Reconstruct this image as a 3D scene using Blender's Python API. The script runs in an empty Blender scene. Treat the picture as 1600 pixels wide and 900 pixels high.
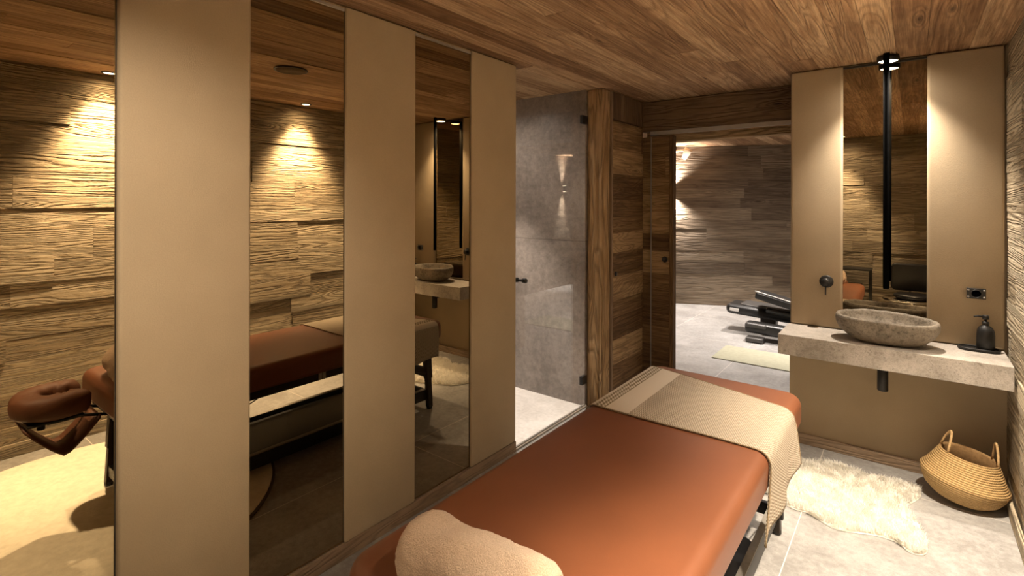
import bpy, bmesh, math, random
from mathutils import Vector, Matrix, noise
R = math.radians
C = bpy.context.scene.collection
rng = random.Random(7)
HC = 2.3            # ceiling height
YV = 3.608          # vanity wall face
XR = 2.25           # right wall face

# ------------------------------------------------------------------ materials
def nmat(name):
    m = bpy.data.materials.new(name); m.use_nodes = True
    nt = m.node_tree; nt.nodes.clear()
    out = nt.nodes.new('ShaderNodeOutputMaterial')
    b = nt.nodes.new('ShaderNodeBsdfPrincipled')
    nt.links.new(b.outputs[0], out.inputs[0])
    return m, nt, b, out
class N:
    def __init__(s, nt): s.nt = nt
    def n(s, t, ins=None, **kw):
        d = s.nt.nodes.new(t)
        for k, v in kw.items(): setattr(d, k, v)
        for k, v in (ins or {}).items():
            if isinstance(v, bpy.types.NodeSocket): s.nt.links.new(v, d.inputs[k])
            else: d.inputs[k].default_value = v
        return d
    def math(s, op, a, b=0.0, c=None):
        ins = {0: a, 1: b}
        if c is not None: ins[2] = c
        return s.n('ShaderNodeMath', ins, operation=op).outputs[0]
    def mix(s, f, a, b, blend='MIX'):
        d = s.nt.nodes.new('ShaderNodeMix'); d.data_type = 'RGBA'; d.blend_type = blend
        for k, v in ((0, f), (6, a), (7, b)):
            if isinstance(v, bpy.types.NodeSocket): s.nt.links.new(v, d.inputs[k])
            else: d.inputs[k].default_value = v
        return d.outputs[2]
    def mapr(s, v, a, b, c=0.0, d=1.0):
        return s.n('ShaderNodeMapRange', {0: v, 1: a, 2: b, 3: c, 4: d}).outputs[0]
    def scale(s, vec, sc, off=(0, 0, 0)):
        return s.n('ShaderNodeMapping', {0: vec, 1: off, 3: sc}).outputs[0]
    def noise(s, vec, sc=1.0, det=3, rough=.5, dist=0.0):
        return s.n('ShaderNodeTexNoise', {'Vector': vec, 'Scale': sc, 'Detail': det, 'Roughness': rough, 'Distortion': dist}).outputs[0]
def c4(c): return (c[0], c[1], c[2], 1)

def wood(name, dark, mid, light, ring=26, bump=.004, rough=.75, ringdark=.35, fiber=.25, v_sc=7.0, u_sc=.9, patch=.5, knot=.3, streaks=.35, tone=.75):
    m, nt, b, out = nmat(name); k = N(nt)
    uv = k.n('ShaderNodeUVMap').outputs[0]
    rnd = k.n('ShaderNodeAttribute', attribute_name='rnd').outputs['Fac']
    base = k.noise(k.scale(uv, (u_sc, v_sc, 1)), 1, 2, .45, .4)
    vo = k.n('ShaderNodeTexVoronoi', {'Vector': k.scale(uv, (1.1, 5.5, 1)), 'Scale': 1.0}, feature='F1').outputs['Distance']
    kn = k.mapr(vo, 0, .28, 1, 0)
    kn2 = k.math('POWER', kn, 2)
    wob = k.noise(k.scale(uv, (9, 30, 1)), 1, 3, .6)
    f = k.math('ADD', k.math('ADD', base, k.math('MULTIPLY', kn2, knot)), k.math('MULTIPLY', wob, .035))
    streak = k.noise(k.scale(uv, (1.6, 55, 1)), 1, 4, .65, .3)
    rings = k.math('ADD', k.math('MULTIPLY', k.math('SINE', k.math('MULTIPLY', f, ring * 6.283)), .5), .5)
    fib = k.noise(k.scale(uv, (7, 260, 1)), 1, 3, .6)
    big = k.noise(k.scale(uv, (2.2, 6, 1)), 1, 4, .6)
    col = k.n('ShaderNodeValToRGB', {0: k.math('ADD', k.math('ADD', k.math('MULTIPLY', k.math('SUBTRACT', rnd, .5), tone), k.math('MULTIPLY', k.math('SUBTRACT', k.mapr(k.math('ADD', k.math('MULTIPLY', big, 1 - streaks), k.math('MULTIPLY', streak, streaks)), .36, .64), .5), patch)), .5)})
    cr = col.color_ramp; cr.elements[0].color = c4(dark); cr.elements[1].color = c4(light)
    e = cr.elements.new(.5); e.color = c4(mid)
    c = k.mix(k.math('MULTIPLY', k.math('POWER', rings, 3), ringdark), col.outputs[0], c4([x * .35 for x in dark]))
    c = k.mix(k.mapr(fib, .42, .66, 0, fiber), c, c4([x * .45 for x in dark]))
    c = k.mix(k.mapr(vo, .03, .06, .75, 0), c, c4([x * .3 for x in dark]))
    nt.links.new(c, b.inputs['Base Color'])
    b.inputs['Roughness'].default_value = rough
    b.inputs['Specular IOR Level'].default_value = .25
    h = k.math('ADD', k.math('MULTIPLY', k.math('POWER', rings, 2), -.8), k.math('MULTIPLY', fib, .55))
    h = k.math('ADD', k.math('ADD', h, k.math('MULTIPLY', big, .8)), k.math('MULTIPLY', streak, .9))
    bp = k.n('ShaderNodeBump', {'Height': h, 'Distance': bump, 'Strength': 1.0})
    nt.links.new(bp.outputs[0], b.inputs['Normal'])
    return m

def simple(name, col, rough=.5, metal=0.0, spec=.5, nscale=None, var=.12, bump=0.0, stretch=(1, 1, 1), coat=0.0):
    m, nt, b, out = nmat(name); k = N(nt)
    b.inputs['Roughness'].default_value = rough; b.inputs['Metallic'].default_value = metal
    b.inputs['Specular IOR Level'].default_value = spec; b.inputs['Coat Weight'].default_value = coat
    tc = k.n('ShaderNodeTexCoord').outputs['Object']
    n_ = k.noise(k.scale(tc, stretch), nscale or 20, 4, .6)
    c = k.mix(k.mapr(n_, .3, .7), c4([x * (1 - var) for x in col]), c4([min(1, x * (1 + var)) for x in col]))
    nt.links.new(c, b.inputs['Base Color'])
    if bump:
        bp = k.n('ShaderNodeBump', {'Height': n_, 'Distance': bump, 'Strength': 1.0})
        nt.links.new(bp.outputs[0], b.inputs['Normal'])
    return m

def stone(name, a, bcol, sc=3.0, rough=.55, bump=.002, speck=.25, tile=None, joint=(.3, .27, .23), off=(0, 0), pits=0.0, fine=.4):
    m, nt, b, out = nmat(name); k = N(nt)
    tc = k.n('ShaderNodeTexCoord').outputs['Object']
    n1 = k.noise(tc, sc, 8, .65, .6); n2 = k.noise(tc, sc * 14, 5, .7)
    n3 = k.noise(tc, sc * 70, 2, .6)
    f = k.math('ADD', k.math('MULTIPLY', n1, 1 - fine), k.math('MULTIPLY', n2, fine))
    c = k.mix(k.mapr(f, .40, .60), c4(a), c4(bcol))
    c = k.mix(k.mapr(n3, .5, .75, 0, speck), c, c4([x * .45 for x in a]))
    h = k.math('ADD', f, k.math('MULTIPLY', n3, .3))
    if pits:
        c = k.mix(k.mapr(n2, .56, .66, 0, pits), c, c4([x * .4 for x in a]))
    if tile:
        sx = k.n('ShaderNodeSeparateXYZ', {0: tc})
        ax = {'x': 0, 'y': 1, 'z': 2}
        jm = None
        for (axis, size, o) in tile:
            fr = k.math('FRACT', k.math('MULTIPLY', k.math('SUBTRACT', sx.outputs[ax[axis]], o), 1 / size))
            d = k.math('ABSOLUTE', k.math('SUBTRACT', fr, .5))
            j = k.math('GREATER_THAN', d, .5 - .0022 / size)
            jm = j if jm is None else k.math('MAXIMUM', jm, j)
        c = k.mix(jm, c, c4(joint))
        h = k.math('SUBTRACT', h, jm)
    nt.links.new(c, b.inputs['Base Color'])
    b.inputs['Roughness'].default_value = rough; b.inputs['Specular IOR Level'].default_value = .35
    bp = k.n('ShaderNodeBump', {'Height': h, 'Distance': bump, 'Strength': 1.0})
    nt.links.new(bp.outputs[0], b.inputs['Normal'])
    return m

M = {}
M['ceil'] = wood('reclaimed_ceiling_wood', (.22, .118, .058), (.43, .262, .142), (.67, .465, .28), ring=15, bump=.004, ringdark=.3, fiber=.4, v_sc=8, u_sc=.5, patch=.8, streaks=.6, knot=.2)
M['relief'] = wood('brushed_wall_wood', (.34, .265, .17), (.53, .43, .295), (.69, .58, .42), ring=27, bump=.014, ringdark=.5, fiber=.25, v_sc=7.5, u_sc=.33, patch=.7, knot=.22, streaks=.6)
M['gymwood'] = wood('grey_weathered_wood', (.115, .083, .056), (.22, .165, .112), (.34, .27, .19), ring=12, bump=.005, ringdark=.3, fiber=.3, v_sc=7, u_sc=.5, patch=.75, streaks=.6)
M['doorwood'] = wood('brown_door_wood', (.085, .046, .021), (.215, .128, .06), (.43, .29, .15), ring=16, bump=.003, ringdark=.35, patch=.7, streaks=.6, tone=.9)
M['beam'] = wood('dark_beam_wood', (.07, .04, .022), (.14, .085, .045), (.23, .15, .085), ring=10, bump=.005, ringdark=.4)
M['post'] = wood('hewn_post_wood', (.24, .14, .062), (.43, .275, .135), (.62, .44, .25), ring=14, bump=.012, ringdark=.45, fiber=.4)
M['trim'] = wood('skirting_wood', (.22, .15, .095), (.33, .235, .155), (.42, .32, .22), ring=14, bump=.002)
M['floor'] = stone('floor_tile', (.255, .243, .23), (.42, .408, .392), sc=2.6, rough=.42, bump=.0010, speck=.25, fine=.38,
                   tile=[('x', .9, 1.455), ('y', 1.2, 1.0)], joint=(.66, .62, .56))
M['showerwall'] = stone('shower_stone', (.16, .136, .12), (.315, .272, .24), sc=1.8, rough=.35, bump=.001, speck=.25,
                        tile=[('z', 1.2, .0), ('x', 1.2, -.3)], joint=(.12, .10, .09))
M['showerfloor'] = stone('shower_floor_stone', (.5, .47, .44), (.7, .66, .63), sc=3, rough=.4, bump=.001, speck=.15)
M['slab'] = stone('vanity_slab_stone', (.29, .255, .215), (.58, .525, .465), sc=5, fine=.5, rough=.5, bump=.003, speck=.4, pits=.6)
M['basin'] = stone('river_stone', (.11, .088, .062), (.36, .305, .235), sc=4.5, fine=.5, rough=.6, bump=.005, speck=.4, pits=.5)
M['mirror'] = None
def mirror(name, tint, rough=.0):
    m, nt, b, out = nmat(name)
    b.inputs['Metallic'].default_value = 1; b.inputs['Roughness'].default_value = rough
    b.inputs['Base Color'].default_value = c4(tint)
    return m
M['mirror'] = mirror('bronze_mirror', (.42, .335, .215))
M['mirror_v'] = mirror('bronze_vanity_mirror', (.37, .31, .22))
M['black'] = simple('matt_black_metal', (.012, .011, .010), .45, .0, .5, 60, .2)
M['spout'] = simple('spout_black', (.003, .003, .003), .7, 0, .0, 60, .2)
M['blackplastic'] = simple('black_plastic', (.02, .019, .018), .35, 0, .5, 60, .2)
M['darkwood'] = simple('dark_stained_wood', (.03, .018, .010), .5, 0, .4, 12, .3, .001, (6, 6, 1))
M['chrome'] = simple('chrome', (.8, .78, .74), .08, 1.0, .5, 20, .02)
M['alu'] = simple('aluminium', (.42, .39, .36), .4, .6, .5, 20, .05)
M['grey'] = simple('grey_plastic', (.07, .065, .06), .4, 0, .5, 40, .1)
M['railgrey'] = simple('lit_worn_metal', (.30, .275, .24), .5, .2, .4, 30, .15)
M['grey2'] = simple('pale_grey_plastic', (.4, .38, .35), .4, 0, .5, 40, .1)
M['badge'] = simple('pale_badge', (.75, .72, .68), .4, 0, .5, 40, .05)
M['greenmat'] = simple('green_rubber', (.36, .35, .255), .8, 0, .3, 30, .08, .0005)
M['spotwhite'] = simple('beige_plaster_lamp', (.5, .4, .3), .6, 0, .3, 40, .08)
M['rope'] = simple('seagrass_rope', (.55, .36, .17), .7, 0, .3, 90, .25, .001)
M['inside'] = simple('basket_inside', (.33, .2, .09), .8, 0, .2, 60, .25, .001)
M['furbase'] = simple('sheepskin_hide', (.9, .86, .76), .9, 0, .1, 40, .08, .002)
M['cream'] = simple('cream_rug_pile', (.82, .76, .62), .95, 0, .1, 26, .10, .004)
M['rugshade'] = simple('rug_shade_rim', (.12, .09, .06), .9, 0, .1, 60, .1)  # shade colour for the rim of the round rug
M['leatherblack'] = simple('black_leather', (.014, .013, .014), .38, 0, .5, 120, .15, .0006)
M['speakerwood'] = simple('speaker_grille', (.12, .07, .035), .7, 0, .3, 200, .2)

def glass():
    m = bpy.data.materials.new('clear_shower_glass'); m.use_nodes = True
    nt = m.node_tree; nt.nodes.clear(); k = N(nt)
    out = nt.nodes.new('ShaderNodeOutputMaterial')
    fa = k.n('ShaderNodeLayerWeight', {'Blend': .5}).outputs['Facing']
    fr = k.math('ADD', k.math('MULTIPLY', k.math('POWER', fa, 5), .96), .045)
    t = k.n('ShaderNodeBsdfTransparent', {'Color': (.97, .98, .97, 1)}).outputs[0]
    g = k.n('ShaderNodeBsdfGlossy', {'Color': (1, 1, 1, 1), 'Roughness': 0.0}).outputs[0]
    mx = k.n('ShaderNodeMixShader', {0: fr, 1: t, 2: g}).outputs[0]
    nt.links.new(mx, out.inputs[0]); return m
M['glass'] = glass()

def emit(name, col, st):
    m = bpy.data.materials.new(name); m.use_nodes = True
    nt = m.node_tree; nt.nodes.clear()
    out = nt.nodes.new('ShaderNodeOutputMaterial'); e = nt.nodes.new('ShaderNodeEmission')
    e.inputs[0].default_value = c4(col); e.inputs[1].default_value = st
    nt.links.new(e.outputs[0], out.inputs[0]); return m
M['lampglow'] = emit('lamp_lens', (1, .84, .62), 14)

def fabric():
    m, nt, b, out = nmat('beige_wall_fabric'); k = N(nt)
    tc = k.n('ShaderNodeTexCoord').outputs['Object']
    sx = k.n('ShaderNodeSeparateXYZ', {0: tc})
    n1 = k.noise(tc, 3, 3, .5); n2 = k.noise(tc, 240, 3, .7)
    c = k.mix(k.mapr(n1, .35, .65), c4((.405, .315, .205)), c4((.44, .345, .228)))
    c = k.mix(k.mapr(n2, .35, .7, 0, .3), c, c4((.3, .24, .165)))
    nt.links.new(c, b.inputs['Base Color'])
    b.inputs['Roughness'].default_value = .85; b.inputs['Specular IOR Level'].default_value = .2
    w1 = k.math('SINE', k.math('MULTIPLY', sx.outputs[2], 2600)); 
    bp = k.n('ShaderNodeBump', {'Height': n2, 'Distance': .0015, 'Strength': .6})
    nt.links.new(bp.outputs[0], b.inputs['Normal'])
    return m
M['fabric'] = fabric()

def leather(name='rust_leather', rough=.43, col=(.165, .056, .023)):
    m, nt, b, out = nmat(name); k = N(nt)
    tc = k.n('ShaderNodeTexCoord').outputs['Object']
    n1 = k.noise(tc, 2.2, 3, .5)
    vo = k.n('ShaderNodeTexVoronoi', {'Vector': tc, 'Scale': 420}).outputs['Distance']
    c = k.mix(k.mapr(n1, .35, .65), c4([x * .9 for x in col]), c4([x * 1.1 for x in col]))
    nt.links.new(c, b.inputs['Base Color'])
    b.inputs['Roughness'].default_value = rough; b.inputs['Specular IOR Level'].default_value = .5
    bp = k.n('ShaderNodeBump', {'Height': k.math('ADD', k.math('MULTIPLY', vo, .3), k.math('MULTIPLY', n1, 3.0)), 'Distance': .001, 'Strength': .5})
    nt.links.new(bp.outputs[0], b.inputs['Normal'])
    return m
M['leather'] = leather()
M['leatherbrown'] = leather(rough=.6, name='brown_leather', col=(.13, .047, .019))

def blanket_mat():
    m, nt, b, out = nmat('herringbone_wool'); k = N(nt)
    uv = k.n('ShaderNodeUVMap').outputs[0]
    s = k.n('ShaderNodeSeparateXYZ', {0: uv}); u, v = s.outputs[0], s.outputs[1]
    # chevron rows across v
    row = .022
    tri = k.math('PINGPONG', v, row / 2)
    w = k.math('SINE', k.math('MULTIPLY', k.math('ADD', u, k.math('MULTIPLY', tri, .8)), 6.283 / .0095))
    f = k.mapr(w, -.35, .35)
    n1 = k.noise(k.scale(uv, (400, 400, 1)), 1, 2)
    weave = k.mix(f, c4((.27, .215, .155)), c4((.54, .465, .37)))
    cream = k.mix(n1, c4((.54, .475, .39)), c4((.66, .59, .50)))
    # zig-zag band between u .03 and .085
    pt = k.math('PINGPONG', v, .011)
    du = k.math('ABSOLUTE', k.math('SUBTRACT', k.math('SUBTRACT', u, .057), k.math('SUBTRACT', pt, .0055)))
    zz = k.math('SINE', k.math('MULTIPLY', k.math('ADD', u, pt), 6.283 / .02))
    inb = k.math('MULTIPLY', k.math('GREATER_THAN', u, .028), k.math('LESS_THAN', u, .082))
    band = k.math('MULTIPLY', inb, k.mapr(zz, -.5, .2))
    cream = k.mix(band, cream, c4((.2, .16, .10)))
    isw = k.math('MAXIMUM', k.math('GREATER_THAN', u, .185), k.math('LESS_THAN', u, -.02))
    c = k.mix(isw, cream, weave)
    c = k.mix(k.mapr(n1, .4, .7, 0, .15), c, c4((.3, .22, .13)))
    nt.links.new(c, b.inputs['Base Color'])
    b.inputs['Roughness'].default_value = .95; b.inputs['Specular IOR Level'].default_value = .1
    h = k.math('ADD', k.math('MULTIPLY', w, isw), n1)
    bp = k.n('ShaderNodeBump', {'Height': h, 'Distance': .0016, 'Strength': .8})
    nt.links.new(bp.outputs[0], b.inputs['Normal'])
    return m
M['blanket'] = blanket_mat()

def towel_mat():
    m, nt, b, out = nmat('terry_towel'); k = N(nt)
    tc = k.n('ShaderNodeTexCoord').outputs['Object']
    n1 = k.noise(tc, 330, 3, .7); n2 = k.noise(tc, 14, 4, .6)
    c = k.mix(k.mapr(n1, .3, .7), c4((.52, .36, .23)), c4((.84, .65, .48)))
    c = k.mix(k.mapr(n2, .35, .65, 0, .3), c, c4((.70, .50, .33)))
    nt.links.new(c, b.inputs['Base Color'])
    b.inputs['Roughness'].default_value = 1; b.inputs['Specular IOR Level'].default_value = .05
    b.inputs['Sheen Weight'].default_value = .2
    bp = k.n('ShaderNodeBump', {'Height': k.math('ADD', n1, k.math('MULTIPLY', n2, 1.5)), 'Distance': .006, 'Strength': .9})
    nt.links.new(bp.outputs[0], b.inputs['Normal'])
    return m
M['towel'] = towel_mat()

def basket_mat():
    m, nt, b, out = nmat('woven_seagrass'); k = N(nt)
    uv = k.n('ShaderNodeUVMap').outputs[0]
    s = k.n('ShaderNodeSeparateXYZ', {0: uv}); u, v = s.outputs[0], s.outputs[1]
    row = .0105
    rw = k.math('FRACT', k.math('MULTIPLY', v, 1 / row))
    ridx = k.math('FLOOR', k.math('MULTIPLY', v, 1 / row))
    hv = k.math('SINE', k.math('MULTIPLY', rw, 3.1416))
    uu = k.math('ADD', k.math('MULTIPLY', u, 1 / .0125), k.math('MULTIPLY', ridx, .5))
    hu = k.math('ABSOLUTE', k.math('SINE', k.math('MULTIPLY', k.math('ADD', uu, k.math('MULTIPLY', rw, .5)), 3.1416)))
    h = k.math('MULTIPLY', hv, k.math('ADD', k.math('MULTIPLY', hu, .6), .4))
    n1 = k.noise(k.scale(uv, (60, 160, 1)), 1, 3); n2 = k.noise(k.scale(uv, (5, 20, 1)), 1, 2)
    c = k.mix(k.mapr(n1, .3, .7), c4((.50, .31, .12)), c4((.66, .45, .21)))
    c = k.mix(k.mapr(n2, .4, .7, 0, .35), c, c4((.42, .27, .12)))
    c = k.mix(k.mapr(h, .35, .05, 0, .75), c, c4((.18, .095, .03)))
    nt.links.new(c, b.inputs['Base Color'])
    b.inputs['Roughness'].default_value = .7; b.inputs['Specular IOR Level'].default_value = .25
    bp = k.n('ShaderNodeBump', {'Height': h, 'Distance': .004, 'Strength': .9})
    nt.links.new(bp.outputs[0], b.inputs['Normal'])
    return m
M['basket'] = basket_mat()

def fur_mat():
    m, nt, b, out = nmat('sheepskin_wool'); k = N(nt)
    rnd = k.n('ShaderNodeAttribute', attribute_name='rnd').outputs['Fac']
    c = k.mix(rnd, c4((.95, .92, .85)), c4((.99, .98, .95)))
    nt.links.new(c, b.inputs['Base Color'])
    b.inputs['Roughness'].default_value = .9; b.inputs['Specular IOR Level'].default_value = .1
    ge = k.n('ShaderNodeNewGeometry').outputs['Normal']
    up = k.n('ShaderNodeVectorMath', {0: ge, 1: (0, 0, 1.6)}, operation='ADD').outputs[0]
    tr = k.n('ShaderNodeBsdfTranslucent', {'Color': c}).outputs[0]
    mx = k.n('ShaderNodeMixShader', {0: .5, 1: b.outputs[0], 2: tr}).outputs[0]
    nt.links.new(mx, out.inputs[0])
    return m
M['fur'] = fur_mat()

# ------------------------------------------------------------------ object helpers
def tag(o, label=None, cat=None, group=None, kind=None):
    if label: o['label'] = label
    if cat: o['category'] = cat
    if group: o['group'] = group
    if kind: o['kind'] = kind
    return o
def empty(name, loc, label, cat, group=None, rot=(0, 0, 0)):
    o = bpy.data.objects.new(name, None); C.objects.link(o)
    o.location = loc; o.rotation_euler = rot; o.empty_display_size = .1
    o['_base'] = list(loc)
    return tag(o, label, cat, group)
def link(name, me, mat, parent=None, origin=None, smooth=True):
    """me holds world coordinates (rotation of a thing aside); the origin is subtracted"""
    if origin is None:
        if parent is not None:
            p = parent
            while p.parent: p = p.parent
            origin = Vector(p['_base'])
        else:
            vs = [v.co for v in me.vertices]
            origin = Vector(((min(v.x for v in vs) + max(v.x for v in vs)) / 2, (min(v.y for v in vs) + max(v.y for v in vs)) / 2, min(v.z for v in vs)))
    origin = Vector(origin)
    me.transform(Matrix.Translation(-origin))
    if smooth:
        for p in me.polygons: p.use_smooth = True
    me.name = name
    o = bpy.data.objects.new(name, me); C.objects.link(o)
    if mat: me.materials.append(mat)
    if parent is not None:
        o.parent = parent
    else: o.location = origin
    return o
def me_from(verts, faces, uvs=None, rnd=None):
    me = bpy.data.meshes.new('m'); me.from_pydata([tuple(v) for v in verts], [], faces); me.update()
    if uvs is not None:
        l = me.uv_layers.new(name='UVMap')
        i = 0
        for f in faces:
            for vi in range(len(f)):
                l.data[i].uv = uvs[i] ; i += 1
    if rnd is not None:
        a = me.attributes.new('rnd', 'FLOAT', 'FACE')
        a.data.foreach_set('value', rnd)
    return me
def bm_me(bm):
    me = bpy.data.meshes.new('m'); bmesh.ops.recalc_face_normals(bm, faces=bm.faces); bm.to_mesh(me); bm.free(); return me
def addbox(bm, x0, x1, y0, y1, z0, z1, bev=0, seg=2):
    t = bmesh.new()
    r = bmesh.ops.create_cube(t, size=1)
    for v in t.verts:
        v.co = Vector((x0 + (v.co.x + .5) * (x1 - x0), y0 + (v.co.y + .5) * (y1 - y0), z0 + (v.co.z + .5) * (z1 - z0)))
    if bev: bmesh.ops.bevel(t, geom=t.edges[:], offset=bev, segments=seg, profile=.5, affect='EDGES')
    join(bm, t)
def join(bm, t, mat=None):
    if mat is not None:
        for v in t.verts: v.co = mat @ v.co
    me = bpy.data.meshes.new('t'); t.to_mesh(me); t.free(); bm.from_mesh(me); bpy.data.meshes.remove(me)
def box(name, x0, x1, y0, y1, z0, z1, mat, parent=None, bev=0, seg=2, smooth=False):
    bm = bmesh.new(); addbox(bm, x0, x1, y0, y1, z0, z1, bev, seg)
    return link(name, bm_me(bm), mat, parent, smooth=smooth)
def tube_data(pts, r, seg=10, cap=True, closed=False):
    pts = [Vector(p) for p in pts]; n = len(pts); vs = []; fs = []
    rr = r if hasattr(r, '__len__') else [r] * n
    up = None
    for i, p in enumerate(pts):
        if closed: t = pts[(i + 1) % n] - pts[(i - 1) % n]
        else: t = pts[min(i + 1, n - 1)] - pts[max(i - 1, 0)]
        t.normalize()
        if up is None:
            up = Vector((0, 0, 1)) if abs(t.z) < .9 else Vector((1, 0, 0))
        a = t.cross(up).normalized(); b2 = a.cross(t).normalized(); up = b2
        for j in range(seg):
            an = 2 * math.pi * j / seg
            vs.append(p + (a * math.cos(an) + b2 * math.sin(an)) * rr[i])
    m = n if closed else n - 1
    for i in range(m):
        for j in range(seg):
            a0 = i * seg + j; a1 = i * seg + (j + 1) % seg; k2 = ((i + 1) % n) * seg
            fs.append((a0, a1, k2 + (j + 1) % seg, k2 + j))
    if cap and not closed:
        fs.append(tuple(reversed(range(seg)))); fs.append(tuple((n - 1) * seg + j for j in range(seg)))
    return vs, fs
def tube(name, pts, r, mat, parent=None, seg=10, closed=False):
    vs, fs = tube_data(pts, r, seg, True, closed)
    o = link(name, me_from(vs, fs), mat, parent); return o
def lathe(name, prof, c, mat, parent=None, seg=40, sx=1, sy=1, tilt=None, uv=False, axis='z'):
    vs = []; fs = []; n = len(prof); uvs = []
    L = [0]
    for i in range(1, n): L.append(L[-1] + math.hypot(prof[i][0] - prof[i - 1][0], prof[i][1] - prof[i - 1][1]))
    for (r, z) in prof:
        for j in range(seg):
            a = 2 * math.pi * j / seg
            p = Vector((r * math.cos(a) * sx, r * math.sin(a) * sy, z))
            if axis == 'y': p = Vector((p.x, p.z, p.y))
            if axis == 'x': p = Vector((p.z, p.x, p.y))
            if tilt is not None: p = tilt @ p
            vs.append(p + Vector(c))
    for i in range(n - 1):
        for j in range(seg):
            j2 = (j + 1) % seg
            fs.append((i * seg + j, i * seg + j2, (i + 1) * seg + j2, (i + 1) * seg + j))
            if uv:
                rm = max(prof[i][0], .1) * 6.283
                rm = .16 * 6.283
                uvs += [(rm * j / seg, L[i]), (rm * (j + 1) / seg, L[i]), (rm * (j + 1) / seg, L[i + 1]), (rm * j / seg, L[i + 1])]
    if not uv:
        if prof[0][0] > 1e-5: fs.append(tuple(reversed(range(seg))))
        if prof[-1][0] > 1e-5: fs.append(tuple((n - 1) * seg + j for j in range(seg)))
    return link(name, me_from(vs, fs, uvs if uv else None), mat, parent)
def rr_outline(x0, x1, y0, y1, r, n=8):
    pts = []
    for cx, cy, a0 in ((x1 - r, y1 - r, 0), (x0 + r, y1 - r, 90), (x0 + r, y0 + r, 180), (x1 - r, y0 + r, 270)):
        for i in range(n + 1):
            a = R(a0 + 90 * i / n); pts.append((cx + r * math.cos(a), cy + r * math.sin(a)))
    return pts
def rr_slab_data(x0, x1, y0, y1, z0, z1, rc, rt, rb, dome=0.0, n=8):
    levels = []
    for i in range(7):
        a = math.pi / 2 * (1 - i / 6); levels.append((rb * (1 - math.cos(a)), z0 + rb * (1 - math.sin(a))))
    levels[0] = (rb, z0)
    for i in range(7):
        a = math.pi / 2 * i / 6; levels.append((rt * (1 - math.cos(a)), z1 - rt + rt * math.sin(a)))
    vs = []; fs = []; m = 4 * (n + 1)
    for ins, z in levels:
        for p in rr_outline(x0 + ins, x1 - ins, y0 + ins, y1 - ins, max(rc - ins, .002), n): vs.append((p[0], p[1], z))
    for i in range(len(levels) - 1):
        for j in range(m):
            fs.append((i * m + j, i * m + (j + 1) % m, (i + 1) * m + (j + 1) % m, (i + 1) * m + j))
    fs.append(tuple(reversed(range(m))))
    b0 = (len(levels) - 1) * m
    if dome:
        cx, cy = (x0 + x1) / 2, (y0 + y1) / 2; prev = b0
        for k2 in range(1, 6):
            s = 1 - k2 / 6; cur = len(vs)
            for j in range(m):
                p = vs[b0 + j]; vs.append((cx + (p[0] - cx) * s, cy + (p[1] - cy) * s, z1 + dome * (1 - s * s)))
            for j in range(m): fs.append((prev + j, prev + (j + 1) % m, cur + (j + 1) % m, cur + j))
            prev = cur
        fs.append(tuple(prev + j for j in range(m)))
    else: fs.append(tuple(b0 + j for j in range(m)))
    return vs, fs
def rr_slab(name, x0, x1, y0, y1, z0, z1, rc, rt, rb, mat, parent=None, dome=0.0, xf=None):
    vs, fs = rr_slab_data(x0, x1, y0, y1, z0, z1, rc, rt, rb, dome)
    if xf is not None: vs = [xf @ Vector(v) for v in vs]
    return link(name, me_from(vs, fs), mat, parent)

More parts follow.
